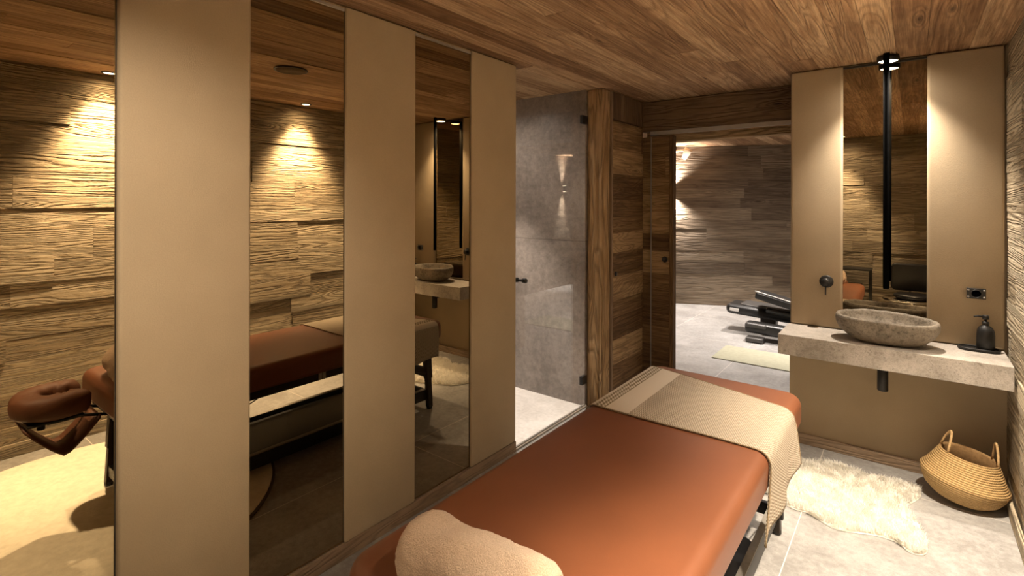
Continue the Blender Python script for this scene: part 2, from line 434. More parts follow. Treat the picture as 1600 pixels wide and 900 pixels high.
def planks(name, o, U, V, Wn, LU, LV, mat, seed, wmin=.11, wmax=.19, lmin=.7, lmax=2.3, th=.02, gap=.0015, jit=.006, holes=(), parent=None):
    """boards running along U, stacked along V, outer faces towards Wn (room side); o is the corner; holes in (u0,u1,v0,v1)"""
    r = random.Random(seed); o = Vector(o); U = Vector(U); V = Vector(V); Wn = Vector(Wn)
    vs = []; fs = []; uvs = []; rn = []
    v = 0
    while v < LV - 1e-4:
        w = r.uniform(wmin, wmax)
        if LV - v - w < wmin * .6: w = LV - v
        u = -r.uniform(0, lmax * .8)
        while u < LU:
            l = r.uniform(lmin, lmax); a, b2 = max(0, u), min(LU, u + l); u += l
            if b2 - a < .01: continue
            segs = [(a, b2)]
            for (h0, h1, g0, g1) in holes:
                if v + w > g0 + .001 and v < g1 - .001:
                    ns = []
                    for (p, q) in segs:
                        if q <= h0 or p >= h1: ns.append((p, q)); continue
                        if p < h0: ns.append((p, h0))
                        if q > h1: ns.append((h1, q))
                    segs = ns
            j = r.uniform(-jit, 0); tone = r.random(); ou, ov = r.uniform(0, 50), r.uniform(0, 50)
            for (p, q) in segs:
                g = gap; n0 = len(vs)
                uu = (p + g / 2, q - g / 2); vv = (v + g / 2, v + w - g / 2); ww = (-th, j)
                for c_ in ((0, 0, 0), (1, 0, 0), (1, 1, 0), (0, 1, 0), (0, 0, 1), (1, 0, 1), (1, 1, 1), (0, 1, 1)):
                    vs.append(o + U * uu[c_[0]] + V * vv[c_[1]] + Wn * ww[c_[2]])
                for f in ((4, 5, 6, 7), (0, 1, 5, 4), (1, 2, 6, 5), (2, 3, 7, 6), (3, 0, 4, 7)):
                    fs.append(tuple(n0 + i for i in f)); rn.append(tone)
                    for i in f:
                        cu = uu[i in (1, 2, 5, 6)]; cv = vv[i in (2, 3, 6, 7)]; cw = 0 if i > 3 else -th
                        if f in ((1, 2, 6, 5), (3, 0, 4, 7)) : uvs.append((cu + ou + (cw if f == (1, 2, 6, 5) else 0), cv + ov))
                        else: uvs.append((cu + ou, cv + ov + (cw if f != (4, 5, 6, 7) else 0)))
        v += w
    # solid backing so no light leaks between boards
    n0 = len(vs)
    for cu, cv, cw in ((0, 0, -.06), (LU, 0, -.06), (LU, LV, -.06), (0, LV, -.06), (0, 0, -.0185), (LU, 0, -.0185), (LU, LV, -.0185), (0, LV, -.0185)):
        vs.append(o + U * cu + V * cv + Wn * cw)
    if not holes:
        for f in ((0, 3, 2, 1), (4, 5, 6, 7), (0, 1, 5, 4), (1, 2, 6, 5), (2, 3, 7, 6), (3, 0, 4, 7)):
            fs.append(tuple(n0 + i for i in f)); rn.append(0); uvs += [(0, 0)] * 4
    else:
        vs = vs[:n0]
    me = me_from(vs, fs, uvs, rn)
    bm = bmesh.new(); bm.from_mesh(me); bmesh.ops.recalc_face_normals(bm, faces=bm.faces); bm.to_mesh(me); bm.free()
    return link(name, me, mat, parent, smooth=False)
def uvbox(name, x0, x1, y0, y1, z0, z1, mat, parent=None, along='x', seed=0, warp=0.0, bev=.004, cuts=1):
    """solid timber with UVs running along its length"""
    bm = bmesh.new(); addbox(bm, x0, x1, y0, y1, z0, z1)
    if cuts > 1:
        ax = 'xyz'.index(along)
        es = [e for e in bm.edges if abs((e.verts[0].co - e.verts[1].co)[ax]) > .5 * (x1 - x0, y1 - y0, z1 - z0)[ax]]
        bmesh.ops.subdivide_edges(bm, edges=es, cuts=cuts, use_grid_fill=True)
        lo = (x0, y0, z0)
        for v in bm.verts:
            n = noise.noise_vector(v.co * 5 + Vector((seed, 0, 0))) * warp
            n[ax] = 0; v.co += n
    if bev: bmesh.ops.bevel(bm, geom=[e for e in bm.edges if len(e.link_faces) == 2 and e.calc_face_angle() > 1.0], offset=bev, segments=2, affect='EDGES')
    uvl = bm.loops.layers.uv.new('UVMap'); r = random.Random(seed); ou, ov = r.uniform(0, 40), r.uniform(0, 40)
    for f in bm.faces:
        nn = f.normal; 
        for l in f.loops:
            c = l.vert.co
            a = {'x': c.x, 'y': c.y, 'z': c.z}[along]
            oth = [q for q in 'xyz' if q != along]
            val = {'x': c.x, 'y': c.y, 'z': c.z}
            p, q = oth
            b_ = val[q] if abs(nn['xyz'.index(p)]) > .5 else val[p] + .3
            l[uvl].uv = (a + ou, b_ + ov)
    me = bm_me(bm)
    at = me.attributes.new('rnd', 'FLOAT', 'FACE'); at.data.foreach_set('value', [r.random()] * len(me.polygons))
    return link(name, me, mat, parent, smooth=False)
def struct(o): o['kind'] = 'structure'; return o

# ------------------------------------------------------------------ the setting
struct(box('floor', -1.4, 3.2, -.5, 9.9, -.05, 0, M['floor']))
struct(planks('ceiling', (-1.35, -.45, HC), (0, 1, 0), (1, 0, 0), (0, 0, -1), 10.3, 4.5, M['ceil'], 11, .10, .18, 1.8, 4.2, jit=.004))
# right wall, horizontal brushed boards
struct(planks('wall_right', (XR, -.42, 0), (0, 1, 0), (0, 0, 1), (-1, 0, 0), YV + .42 + .05, HC, M['relief'], 5, .12, .2, .8, 2.4, jit=.010))
struct(planks('wall_back', (-.02, -.42, 0), (1, 0, 0), (0, 0, 1), (0, 1, 0), XR + .02, HC, M['relief'], 9, .12, .2, .8, 2.4, jit=.010))
# left wall core behind the panels, ends at the shower
WL = bmesh.new(); addbox(WL, -.12, -.006, -.42, 2.427, 0, HC)
struct(link('wall_left', bm_me(WL), M['fabric'], smooth=False))
# vanity wall
WV = bmesh.new(); addbox(WV, 1.268, XR + .02, YV + .034, 4.25, .60, HC); addbox(WV, 1.268, XR + .02, YV, 4.25, 0, .66)
struct(link('wall_far', bm_me(WV), M['fabric'], smooth=False))
# skirtings
struct(uvbox('baseboard_left', 0, .015, -.42, 2.427, 0, .063, M['trim'], along='y', seed=3, bev=.002))
struct(uvbox('baseboard_far', 1.268, XR - .016, YV - .015, YV, 0, .063, M['trim'], along='x', seed=4, bev=.002))
struct(uvbox('baseboard_right', XR - .016, XR - .002, -.42, YV, 0, .075, M['relief'], along='y', seed=5, bev=.002))
# shower enclosure
struct(box('wall_shower_back', -1.25, .0, 3.262, 3.33, 0, HC, M['showerwall']))
struct(box('wall_shower_left', -1.3, -1.2, 2.3, 3.33, 0, HC, M['showerwall']))
struct(box('wall_shower_near', -1.3, -.125, 2.3, 2.427, 0, HC, M['showerwall']))
struct(box('floor_shower', -1.2, -.02, 2.43, 3.26, 0, .006, M['showerfloor']))
struct(box('trim_1', -.02, .012, 2.43, 3.275, 0, .012, M['slab'], bev=.002))
struct(box('trim_2', -.006, .004, 2.43, 3.275, .012, .020, M['alu']))
# closet block between shower and gym
struct(planks('door_2', (.135, 3.425, 0), (0, 1, 0), (0, 0, 1), (1, 0, 0), .545, 2.09, M['doorwood'], 21, .11, .2, 3, 4, th=.02, jit=.002))
struct(planks('wall_closet_transom', (.135, 3.425, 2.10), (0, 0, 1), (0, 1, 0), (1, 0, 0), .2, .56, M['beam'], 22, .05, .08, 3, 4, jit=.004))
d2 = bpy.data.objects['door_2']
kn = lathe('door_latch', [(.0, 0), (.016, 0), (.018, .004), (.014, .012), (0, .013)], (.136, 3.474, .954), M['black'], None, 20, axis='x')
kn.parent = d2; kn.location = kn.location - d2.location
struct(uvbox('trim_3', .075, .14, 3.405, 3.43, 0, HC, M['trim'], along='z', seed=8, bev=.003))
struct(box('wall_closet', -1.25, .073, 3.335, 3.98, 0, HC, M['doorwood']))
# door leaf beyond, sliding under the beam
struct(planks('door_1', (-.45, 4.015, .01), (1, 0, 0), (0, 0, 1), (0, -1, 0), .79, 2.01, M['doorwood'], 31, .12, .22, 3, 4, th=.02, jit=.002))
d1 = bpy.data.objects['door_1']
def sub(o, par):
    o.parent = par; o.location = o.location - par.location; return o
sub(uvbox('door_stile', .342, .372, 4.005, 4.075, .01, 2.02, M['doorwood'], along='z', seed=41, bev=.002), d1)
sub(lathe('door_lock', [(0, 0), (.024, 0), (.024, -.005), (.017, -.006), (.015, -.001), (0, -.001)], (.304, 4.014, 1.026), M['black'], None, 24, axis='y'), d1)
sub(box('edge_strip', .188, .193, 4.0, 4.014, .01, 2.02, M['alu']), d1)
# header beam, track, inner lintel
be = uvbox('timber_beam', .10, 1.268, 3.97, 4.09, 2.062, HC - .002, M['beam'], along='x', seed=12, warp=.004, bev=.006, cuts=14)
tag(be, 'dark wooden header beam over the opening to the gym', 'beam')
rail = empty('sliding_door_track', (.7, 4.03, 2.03), 'pale metal sliding door track under the dark header beam', 'door track')
box('rail_profile', .19, 1.268, 3.985, 4.0, 2.028, 2.06, M['alu'], rail, .001)
box('rail_ceiling_plate', .19, 1.268, 4.0, 4.08, 2.052, 2.06, M['alu'], rail)
struct(uvbox('trim_4', .1, 1.268, 4.13, 4.25, 1.985, HC - .002, M['post'], along='x', seed=14, bev=.004))
# gym shell
ga = math.atan(.46); gx0, gy0 = -1.45, 7.41 + .46 * (-1.45 + .889)
L = 5.0
struct(planks('wall_gym_far', (gx0, gy0, 0), (math.cos(ga), math.sin(ga), 0), (0, 0, 1), (math.sin(ga), -math.cos(ga), 0), L, HC, M['gymwood'], 51, .13, .2, .9, 2.4, jit=.007))
struct(planks('wall_gym_left', (-1.3, 3.98, 0), (0, 1, 0), (0, 0, 1), (1, 0, 0), 3.5, HC, M['gymwood'], 52, .13, .2, .9, 2.4, jit=.007))
struct(planks('wall_gym_right', (3.0, 3.9, 0), (0, 1, 0), (0, 0, 1), (-1, 0, 0), 6.0, HC, M['gymwood'], 53, .13, .2, .9, 2.4, jit=.007))
struct(box('wall_gym_near', XR + .02, 3.05, 4.15, 4.25, 0, HC, M['fabric']))

# ------------------------------------------------------------------ left wall: mirrors and upholstered panels
def bevbox(name, x0, x1, y0, y1, z0, z1, mat, bev, parent=None, seg=4):
    bm = bmesh.new(); addbox(bm, x0, x1, y0, y1, z0, z1, bev, seg); return link(name, bm_me(bm), mat, parent, smooth=True)
pl = [(.48, .867, 'wide beige upholstered wall panel nearest the camera, left of the tall mirror', .026),
      (1.258, 1.642, 'beige upholstered wall panel between the two tall bronze mirrors', .012),
      (2.033, 2.427, 'beige upholstered wall panel beside the shower opening', .012)]
for y0, y1, lab, t in pl:
    o = bevbox('upholstered_panel', -.008, t, y0 + .001, y1 - .001, .062, HC - .003, M['fabric'], min(.012, t * .7))
    tag(o, lab, 'wall panel', 'upholstered panels on the left wall')
ml = [(-.41, .48, 'bronze mirror at left edge reflecting the face cradle and lit rug'),
      (.867, 1.258, 'tall bronze mirror reflecting the downlight and the table side'),
      (1.642, 2.033, 'narrow bronze mirror reflecting the stone basin, right of the middle panel')]
for y0, y1, lab in ml:
    e = empty('wall_mirror', (0, (y0 + y1) / 2, .063), lab, 'mirror', 'bronze mirrors on the left wall')
    box('mirror_glass', -.005, .0, y0 + .001, y1 - .001, .066, HC - .022, M['mirror'], e)
    box('top_channel', -.005, .006, y0 + .002, y1 - .002, HC - .022, HC - .012, M['alu'], e)
    box('dark_edge', -.005, .001, y1 - .001, y1 + .0015, .066, HC - .022, M['black'], e)

# ------------------------------------------------------------------ vanity wall panels and mirror
for x0, x1, lab in ((1.27, 1.546, 'beige upholstered panel with black tap control, left of vanity mirror'),
                    (1.936, XR - .004, 'beige upholstered panel with black socket, right of vanity mirror')):
    o = bevbox('upholstered_panel', x0, x1, YV, YV + .036, .732, HC - .003, M['fabric'], .015)
    tag(o, lab, 'wall panel', 'upholstered panels above the vanity')
e = empty('wall_mirror', (1.741, YV + .02, .73), 'tall vanity mirror behind the stone basin', 'mirror')
box('mirror_glass', 1.546, 1.936, YV + .024, YV + .030, .732, HC - .02, M['mirror_v'], e)
box('top_channel', 1.546, 1.936, YV + .016, YV + .03, HC - .02, HC - .008, M['black'], e)

# ------------------------------------------------------------------ post, shower door
def hewn_post():
    nz, na = 90, 36; vs = []; fs = []; uvs = []
    x0, x1, y0, y1 = -.004, .136, 3.282, 3.402
    cx, cy = (x0 + x1) / 2, (y0 + y1) / 2
    out = rr_outline(x0, x1, y0, y1, .016, 4); dense = []
    for i in range(len(out)):
        a, b_ = Vector(out[i]), Vector(out[(i + 1) % len(out)]); n = max(1, int((b_ - a).length / .008))
        for k2 in range(n): dense.append(a.lerp(b_, k2 / n))
    m = len(dense)
    for i in range(nz + 1):
        z = HC * i / nz
        for j, p in enumerate(dense):
            d = (Vector((p.x - cx, p.y - cy))).normalized()
            h = noise.noise(Vector((p.x * 26, p.y * 26, z * 2.2))) * .006 + noise.noise(Vector((p.x * 70, p.y * 70, z * 6))) * .0025
            crack = 0
            if p.y < y0 + .002 and abs(p.x - (.098 + .006 * math.sin(z * 3))) < .006: crack = -.012
            vs.append((p.x + d.x * (h - .006), p.y + d.y * (h - .006) - (crack if d.y < 0 else 0), z * .9985 + .0005))
    for i in range(nz):
        for j in range(m):
            j2 = (j + 1) % m; fs.append((i * m + j, i * m + j2, (i + 1) * m + j2, (i + 1) * m + j))
            for (ii, jj) in ((i, j), (i, j + 1), (i + 1, j + 1), (i + 1, j)): uvs.append((HC * ii / nz + 3.3, jj * .008 + 7.7))
    fs.append(tuple(reversed(range(m)))); uvs += [(0, 0)] * m
    fs.append(tuple(nz * m + j for j in range(m))); uvs += [(0, 0)] * m
    me = me_from(vs, fs, uvs, [.55] * len(fs))
    return link('timber_post', me, M['post'])
tag(hewn_post(), 'rough hewn timber post between the glass shower door and plank door', 'post')
sd = empty('shower_door', (0, 3.26, .02), 'frameless clear glass shower door hinged on the timber post', 'shower door')
box('glass_pane', -.004, .004, 2.44, 3.256, .022, 2.288, M['glass'], sd)
for z in (2.08, .203):
    h = bevbox('hinge', -.012, .014, 3.205, 3.272, z - .03, z + .03, M['black'], .003, sd)
kb = lathe('door_knob', [(0, -.045), (.013, -.045), (.015, -.04), (.015, -.02), (.008, -.018), (.008, .018), (.015, .02), (.015, .04), (.013, .045), (0, .045)], (0, 2.484, 1.011), M['black'], sd, 20, axis='x')

# ------------------------------------------------------------------ vanity
def slab_mesh():
    vs, fs = rr_slab_data(1.262, XR - .006, 3.279, YV - .001, .616, .73, .003, .003, .003, n=2)
    return me_from(vs, fs)
tag(link('vanity_shelf', slab_mesh(), M['slab'], smooth=False), 'thick floating stone shelf under the vanity mirror', 'vanity shelf')

def basin():
    cx, cy, z0 = 1.755, 3.425, .731
    e = empty('stone_basin', (cx, cy, z0), 'oval river stone wash basin on the stone shelf', 'basin')
    seg = 72
    prof = [(.02, 0), (.38, .0), (.58, .007), (.76, .026), (.91, .058), (.985, .092), (1.0, .114), (.985, .132), (.955, .139), (.915, .138), (.885, .130),
            (.86, .112), (.80, .088), (.66, .062), (.45, .046), (.2, .040), (.06, .038)]
    vs = []; fs = []
    for i, (r, z) in enumerate(prof):
        for j in range(seg):
            a = 2 * math.pi * j / seg
            w = 1 + .05 * math.cos(2 * a + .5) + .03 * math.cos(3 * a + 1.2) + .012 * math.sin(7 * a)
            x = .222 * r * w * math.cos(a); y = .158 * r * w * math.sin(a)
            n = noise.noise(Vector((x * 14, y * 14, z * 14))) * .004 + noise.noise(Vector((x * 40, y * 40, z * 40))) * .0018
            zz = z * (1 + .07 * math.sin(a + .6) - .05 * math.cos(a)) if z > .03 else z
            d = Vector((x, y)).normalized() if r > .1 else Vector((0, 0))
            vs.append((cx + x + d.x * n, cy + y + d.y * n, z0 + zz + (n if i > 6 else 0)))
    for i in range(len(prof) - 1):
        for j in range(seg):
            j2 = (j + 1) % seg; fs.append((i * seg + j, i * seg + j2, (i + 1) * seg + j2, (i + 1) * seg + j))
    fs.append(tuple(reversed(range(seg)))); fs.append(tuple((len(prof) - 1) * seg + j for j in range(seg)))
    link('bowl', me_from(vs, fs), M['basin'], e)
    lathe('drain_ring', [(0, .0), (.024, 0), (.026, .002), (.024, .005), (.016, .004), (0, .003)], (cx, cy, z0 + .039), M['black'], e, 24)
basin()
# drain trap under the shelf
e = empty('drain_trap', (1.747, 3.437, .466), 'black cylindrical drain trap hanging under the stone shelf', 'drain')
lathe('trap_body', [(0, .466), (.022, .466), (.025, .469), (.025, .575), (.021, .58), (.021, .6155), (0, .6155)], (1.747, 3.437, 0), M['black'], e, 28)
tube('outlet_pipe', [(1.747, 3.45, .572), (1.747, YV - .002, .572)], .016, M['black'], e, 14)
lathe('wall_flange', [(0, 0), (.034, 0), (.034, -.006), (.0, -.007)], (1.747, YV - .001, .572), M['black'], e, 24, axis='y')
# ceiling spout
e = empty('ceiling_spout', (1.76, 3.452, 1.018), 'long black tube spout hanging from the ceiling above the basin', 'tap')
tube('spout_tube', [(1.76, 3.452, HC - .001), (1.76, 3.452, 1.03), (1.76, 3.452, 1.018)], [.0145, .0145, .013], M['spout'], e, 20)
lathe('spout_opening', [(0, 0), (.009, 0), (.010, .003), (0, .003)], (1.76, 3.452, 1.0165), M['chrome'], e, 16)
# ceiling light close to vanity mirror
e = empty('ceiling_spotlight', (1.765, 3.54, HC), 'round black surface spotlight at the ceiling beside vanity mirror', 'ceiling light')
lathe('lamp_housing', [(0, 0), (.05, 0), (.052, -.004), (.052, -.028), (.046, -.030), (.044, -.022), (0, -.021)], (1.765, 3.53, HC - .001), M['black'], e, 32)
lathe('lamp_lens', [(0, 0), (.043, 0), (.043, -.005), (0, -.006)], (1.765, 3.53, HC - .0225), M['lampglow'], e, 32)
# wall tap control
e = empty('tap_control', (1.465, YV - .001, 1.011), 'round black tap control on the wall left of the mirror', 'tap control')
lathe('wall_plate', [(0, 0), (.037, 0), (.037, -.006), (.033, -.009), (0, -.009)], (1.465, YV + .0005, 1.011), M['black'], e, 36, axis='y')
lathe('handle_hub', [(0, 0), (.022, 0), (.022, -.040), (.019, -.044), (0, -.044)], (1.465, YV - .008, 1.011), M['black'], e, 28, axis='y')
tube('lever', [(1.465, YV - .04, 1.0), (1.465, YV - .044, .955), (1.465, YV - .046, .935)], [.0045, .004, .0035], M['black'], e, 10)
# socket
e = empty('wall_socket', (2.136, YV - .001, .983), 'black rectangular wall socket above the soap dispenser', 'socket')
bevbox('cover_plate', 2.098, 2.174, YV - .010, YV, .985, 1.040, M['blackplastic'], .002, e)
lathe('socket_face', [(0, 0), (.021, 0), (.021, -.004), (.018, -.004), (.018, 0), (0, .0005)], (2.136, YV - .010, 1.0125), M['black'], e, 28, axis='y')
for dx in (-.031, .031):
    for dz in (-.018, .018): lathe('screw_cap', [(0, 0), (.005, 0), (.004, -.002), (0, -.002)], (2.136 + dx, YV - .010, 1.0125 + dz), M['alu'], e, 12, axis='y')
# tray with dispenser
e = empty('soap_tray', (2.142, 3.545, .73), 'small black oval tray on the shelf near the right wall', 'tray')
vs, fs = rr_slab_data(2.060, 2.224, 3.50, 3.592, .731, .738, .045, .001, .002)
link('tray_base', me_from(vs, fs), M['black'], e)
rim = [(p[0], p[1], .741) for p in rr_outline(2.062, 2.222, 3.502, 3.590, .043, 8)]
tube('tray_rim', rim, .005, M['black'], e, 8, closed=True)
e = empty('soap_dispenser', (2.168, 3.545, .739), 'matt black pump soap dispenser standing on the small tray', 'soap dispenser')
cc = (2.168, 3.545, 0)
lathe('bottle', [(0, .739), (.033, .739), (.036, .743), (.036, .815), (.034, .835), (.026, .853), (.014, .862), (.012, .866), (0, .866)], cc, M['black'], e, 36)
lathe('collar', [(0, .866), (.014, .866), (.014, .880), (.010, .882), (0, .882)], cc, M['black'], e, 24)
lathe('pump_head', [(0, .882), (.005, .882), (.005, .892), (.013, .894), (.013, .912), (.010, .915), (0, .915)], cc, M['black'], e, 24)
tube('nozzle', [(2.160, 3.545, .905), (2.138, 3.542, .907), (2.122, 3.540, .902)], [.005, .004, .0035], M['black'], e, 10)

# ------------------------------------------------------------------ basket
def basket():
    cx, cy = 2.060, 3.395
    T = Matrix.Rotation(R(9), 3, 'Y')
    base = (cx, cy, .018)
    e = empty('belly_basket', (cx, cy, 0), 'woven seagrass belly basket with two handles in the corner by right wall', 'basket')
    sx, sy = 1.0, .93
    low = [(.002, 0), (.075, 0), (.112, .006), (.145, .034), (.164, .068), (.172, .098)]
    lathe('lower_body', low, base, M['basket'], e, 64, sx, sy, T, uv=True)
    up = [(.172, .098), (.175, .106), (.171, .113), (.158, .132), (.144, .160), (.130, .190), (.118, .216), (.113, .226), (.109, .226), (.104, .216), (.110, .16), (.13, .13), (.15, .10), (.13, .04), (.1, .012), (.002, .010)]
    lathe('upper_body', up[:8], base, M['basket'], e, 64, sx, sy, T, uv=True)
    lathe('inside_lining', up[7:], base, M['inside'], e, 64, sx, sy, T, uv=True)
    for sgn, a0 in ((-1, R(195)), (1, R(8))):
        # each handle bridges two points of the rim
        pts = []
        am = a0; da = R(26)
        p0 = Vector((.110 * math.cos(am - da), .103 * math.sin(am - da), .220)); p1 = Vector((.110 * math.cos(am + da), .103 * math.sin(am + da), .220))
        for i in range(17):
            t = i / 16; p = p0.lerp(p1, t); h = math.sin(math.pi * t) ** .75 * .098
            pts.append((T @ (p + Vector((.012 * sgn * -math.sin(math.pi * t), 0, h)))) + Vector(base))
        tube('handle', pts, .0052, M['rope'], e, 8)
    return e
basket()

# ------------------------------------------------------------------ sheepskin
def inpoly(x, y, P):
    c = False; n = len(P)
    for i in range(n):
        x1, y1 = P[i]; x2, y2 = P[(i + 1) % n]
        if (y1 > y) != (y2 > y) and x < (x2 - x1) * (y - y1) / (y2 - y1) + x1: c = not c
    return c
def sheepskin():
    P = [(.98, 3.12), (1.05, 2.98), (1.16, 2.92), (1.28, 2.87), (1.407, 2.80), (1.485, 2.80), (1.585, 2.745), (1.67, 2.765), (1.75, 2.80), (1.82, 2.80), (1.865, 2.755), (1.915, 2.775),
         (1.925, 2.86), (1.90, 2.98), (1.86, 3.09), (1.85, 3.16), (1.885, 3.24), (1.91, 3.33), (1.88, 3.385), (1.80, 3.385), (1.70, 3.36), (1.60, 3.39), (1.50, 3.385), (1.40, 3.33), (1.28, 3.36), (1.15, 3.42), (1.03, 3.38), (.97, 3.25)]
    # smooth outline
    Q = []
    n = len(P)
    for i in range(n):
        p0, p1, p2, p3 = (Vector(P[(i + k2) % n]) for k2 in (-1, 0, 1, 2))
        for s in range(4):
            t = s / 4
            Q.append(tuple(.5 * ((2 * p1) + (-p0 + p2) * t + (2 * p0 - 5 * p1 + 4 * p2 - p3) * t * t + (-p0 + 3 * p1 - 3 * p2 + p3) * t ** 3)))
    cx = sum(p[0] for p in Q) / len(Q); cy = sum(p[1] for p in Q) / len(Q)
    e = empty('sheepskin_rug', (cx, cy, 0), 'white sheepskin rug on the tiles between table and basket', 'rug')
    vs = []; fs = []; m = len(Q); K = 10
    for k2 in range(K + 1):
        s = 1 - k2 / K * .98
        for (x, y) in Q:
            vs.append((cx + (x - cx) * s, cy + (y - cy) * s, .004 + .016 * min(1, k2 / 3)))
    for k2 in range(K):
        for j in range(m): fs.append((k2 * m + j, k2 * m + (j + 1) % m, (k2 + 1) * m + (j + 1) % m, (k2 + 1) * m + j))
    fs.append(tuple(K * m + j for j in range(m)))
    b0 = len(vs)
    for (x, y) in Q: vs.append((x, y, .001))
    for j in range(m): fs.append((b0 + j, b0 + (j + 1) % m, (j + 1) % m, j))
    fs.append(tuple(b0 + j for j in reversed(range(m))))
    link('hide', me_from(vs, fs), M['furbase'], e)
    r = random.Random(3); vs = []; fs = []; rn = []
    cnt = 0
    while cnt < 26000:
        x = r.uniform(.95, 1.94); y = r.uniform(2.73, 3.44)
        if not inpoly(x, y, Q): continue
        cnt += 1
        cl = noise.noise(Vector((x * 22, y * 22, 0))); cl2 = noise.noise(Vector((x * 22, y * 22, 9)))
        d = Vector((cl * .8 + r.uniform(-.5, .5), cl2 * .8 + r.uniform(-.5, .5) - .1, 0))
        ln = r.uniform(.022, .034); w = r.uniform(.0016, .0028)
        p = Vector((x, y, .012)); q = Vector((-d.y, d.x, 0)); q = q.normalized() * w if q.length > 1e-4 else Vector((w, 0, 0))
        mid = p + Vector((d.x * .009, d.y * .009, ln * .6)); tip = p + Vector((d.x * .028, d.y * .028, ln * (.95 + .2 * cl)))
        n0 = len(vs); vs += [p - q, p + q, mid + q * .8, mid - q * .8, tip]
        fs += [(n0, n0 + 1, n0 + 2, n0 + 3), (n0 + 3, n0 + 2, n0 + 4)]; t = r.random(); rn += [t, t]
    o = link('wool_pile', me_from(vs, fs, None, rn), M['fur'], e); o['kind'] = 'stuff'
sheepskin()

# ------------------------------------------------------------------ round rug at the head end
e = empty('round_rug', (1.24, .69, 0), 'round cream rug under the head end of the table, seen in the left mirror', 'rug')
lathe('rug_pile', [(0, .001), (.80, .001), (.806, .010), (.798, .021), (.6, .0235), (0, .024)], (1.24, .69, 0), M['cream'], e, 96)
tube('rug_shade_rim', [(1.24 + .809 * math.cos(2 * math.pi * i / 96), .69 + .809 * math.sin(2 * math.pi * i / 96), .009) for i in range(96)], .008, M['rugshade'], e, 8, closed=True)  # dark ring painted in for the shade along the rug's thick edge

# ------------------------------------------------------------------ massage table
TX0, TX1, TY0, TY1, TZ = .785, 1.488, .71, 2.625, .632
mt = empty('massage_table', ((TX0 + TX1) / 2, (TY0 + TY1) / 2, 0), 'rust leather massage table on dark legs in the middle of the room', 'massage table')
rr_slab('cushion_top', TX0, TX1, TY0, TY1, .500, TZ, .075, .042, .03, M['leather'], mt, dome=.003)
rr_slab('table_frame', TX0 + .035, TX1 - .035, TY0 + .04, TY1 - .04, .455, .502, .04, .004, .004, M['darkwood'], mt)
for x in (TX0 + .085, TX1 - .098):
    for y, s in ((TY0 + .13, 1), (TY1 - .10, -1)):
        sx_ = 1 if x > 1 else -1
        bm = bmesh.new(); addbox(bm, -.02, .02, -.026, .026, .22, .457, .003); addbox(bm, -.017, .017, -.02, .02, .036 if s > 0 else .012, .30, .003)
        for v in bm.verts:
            k2 = (.457 - v.co.z); v.co.x += x + sx_ * k2 * .005; v.co.y += y - s * k2 * .06
        lg = link('leg', bm_me(bm), M['darkwood'], mt, smooth=False)
        lift = .024 if s > 0 else 0
        lg0 = Vector((x + sx_ * .0022, y - s * .0267, lift))
        lathe('rubber_foot', [(0, 0.001), (.018, .001), (.02, .004), (.02, .02), (0, .022)], lg0, M['black'], lg, 16)
        for zz in (.28, .245):
            lathe('adjusting_knob', [(0, 0), (.013, 0), (.013, .014), (0, .015)], (x + sx_ * .020, y - s * .012, zz), M['black'], lg, 14, axis='x')
for y in (TY0 + .135, TY1 - .105):
    box('end_brace', TX0 + .075, TX1 - .075, y - .012, y + .012, .235, .30, M['black'], mt, .003)
for x in (TX0 + .075, TX1 - .075):
    tube('brace_cable', [(x, TY0 + .14, .26), (x, 1.35, .455)], .003, M['black'], mt, 8)
    tube('brace_cable', [(x, TY1 - .11, .26), (x, 1.98, .455)], .003, M['black'], mt, 8)
for x0, x1 in ((TX1 - .118, TX1 - .090), (TX0 + .090, TX0 + .118)):
    rl = bevbox('base_rail', x0, x1, TY0 + .12, TY1 - .085, .065, .138, M['black'], .003, mt)
    bevbox('rail_cap', x0, x1, TY0 + .125, TY1 - .09, .1385, .143, M['railgrey'], .0015, rl)  # worn rail top, coloured paler for the light falling on it
for y in (TY0 + .108, TY1 - .082):
    box('foot_brace', TX0 + .066, TX1 - .066, y - .012, y + .012, .075, .13, M['black'], mt, .003)
rr_slab('base_deck', TX0 + .12, TX1 - .12, 1.0, 2.25, .10, .115, .04, .004, .004, M['black'], mt)
for y in (1.655, 1.68): box('hinge_plate', TX0 + .03, TX0 + .036, y - .01, y + .01, .46, .5, M['alu'], mt)
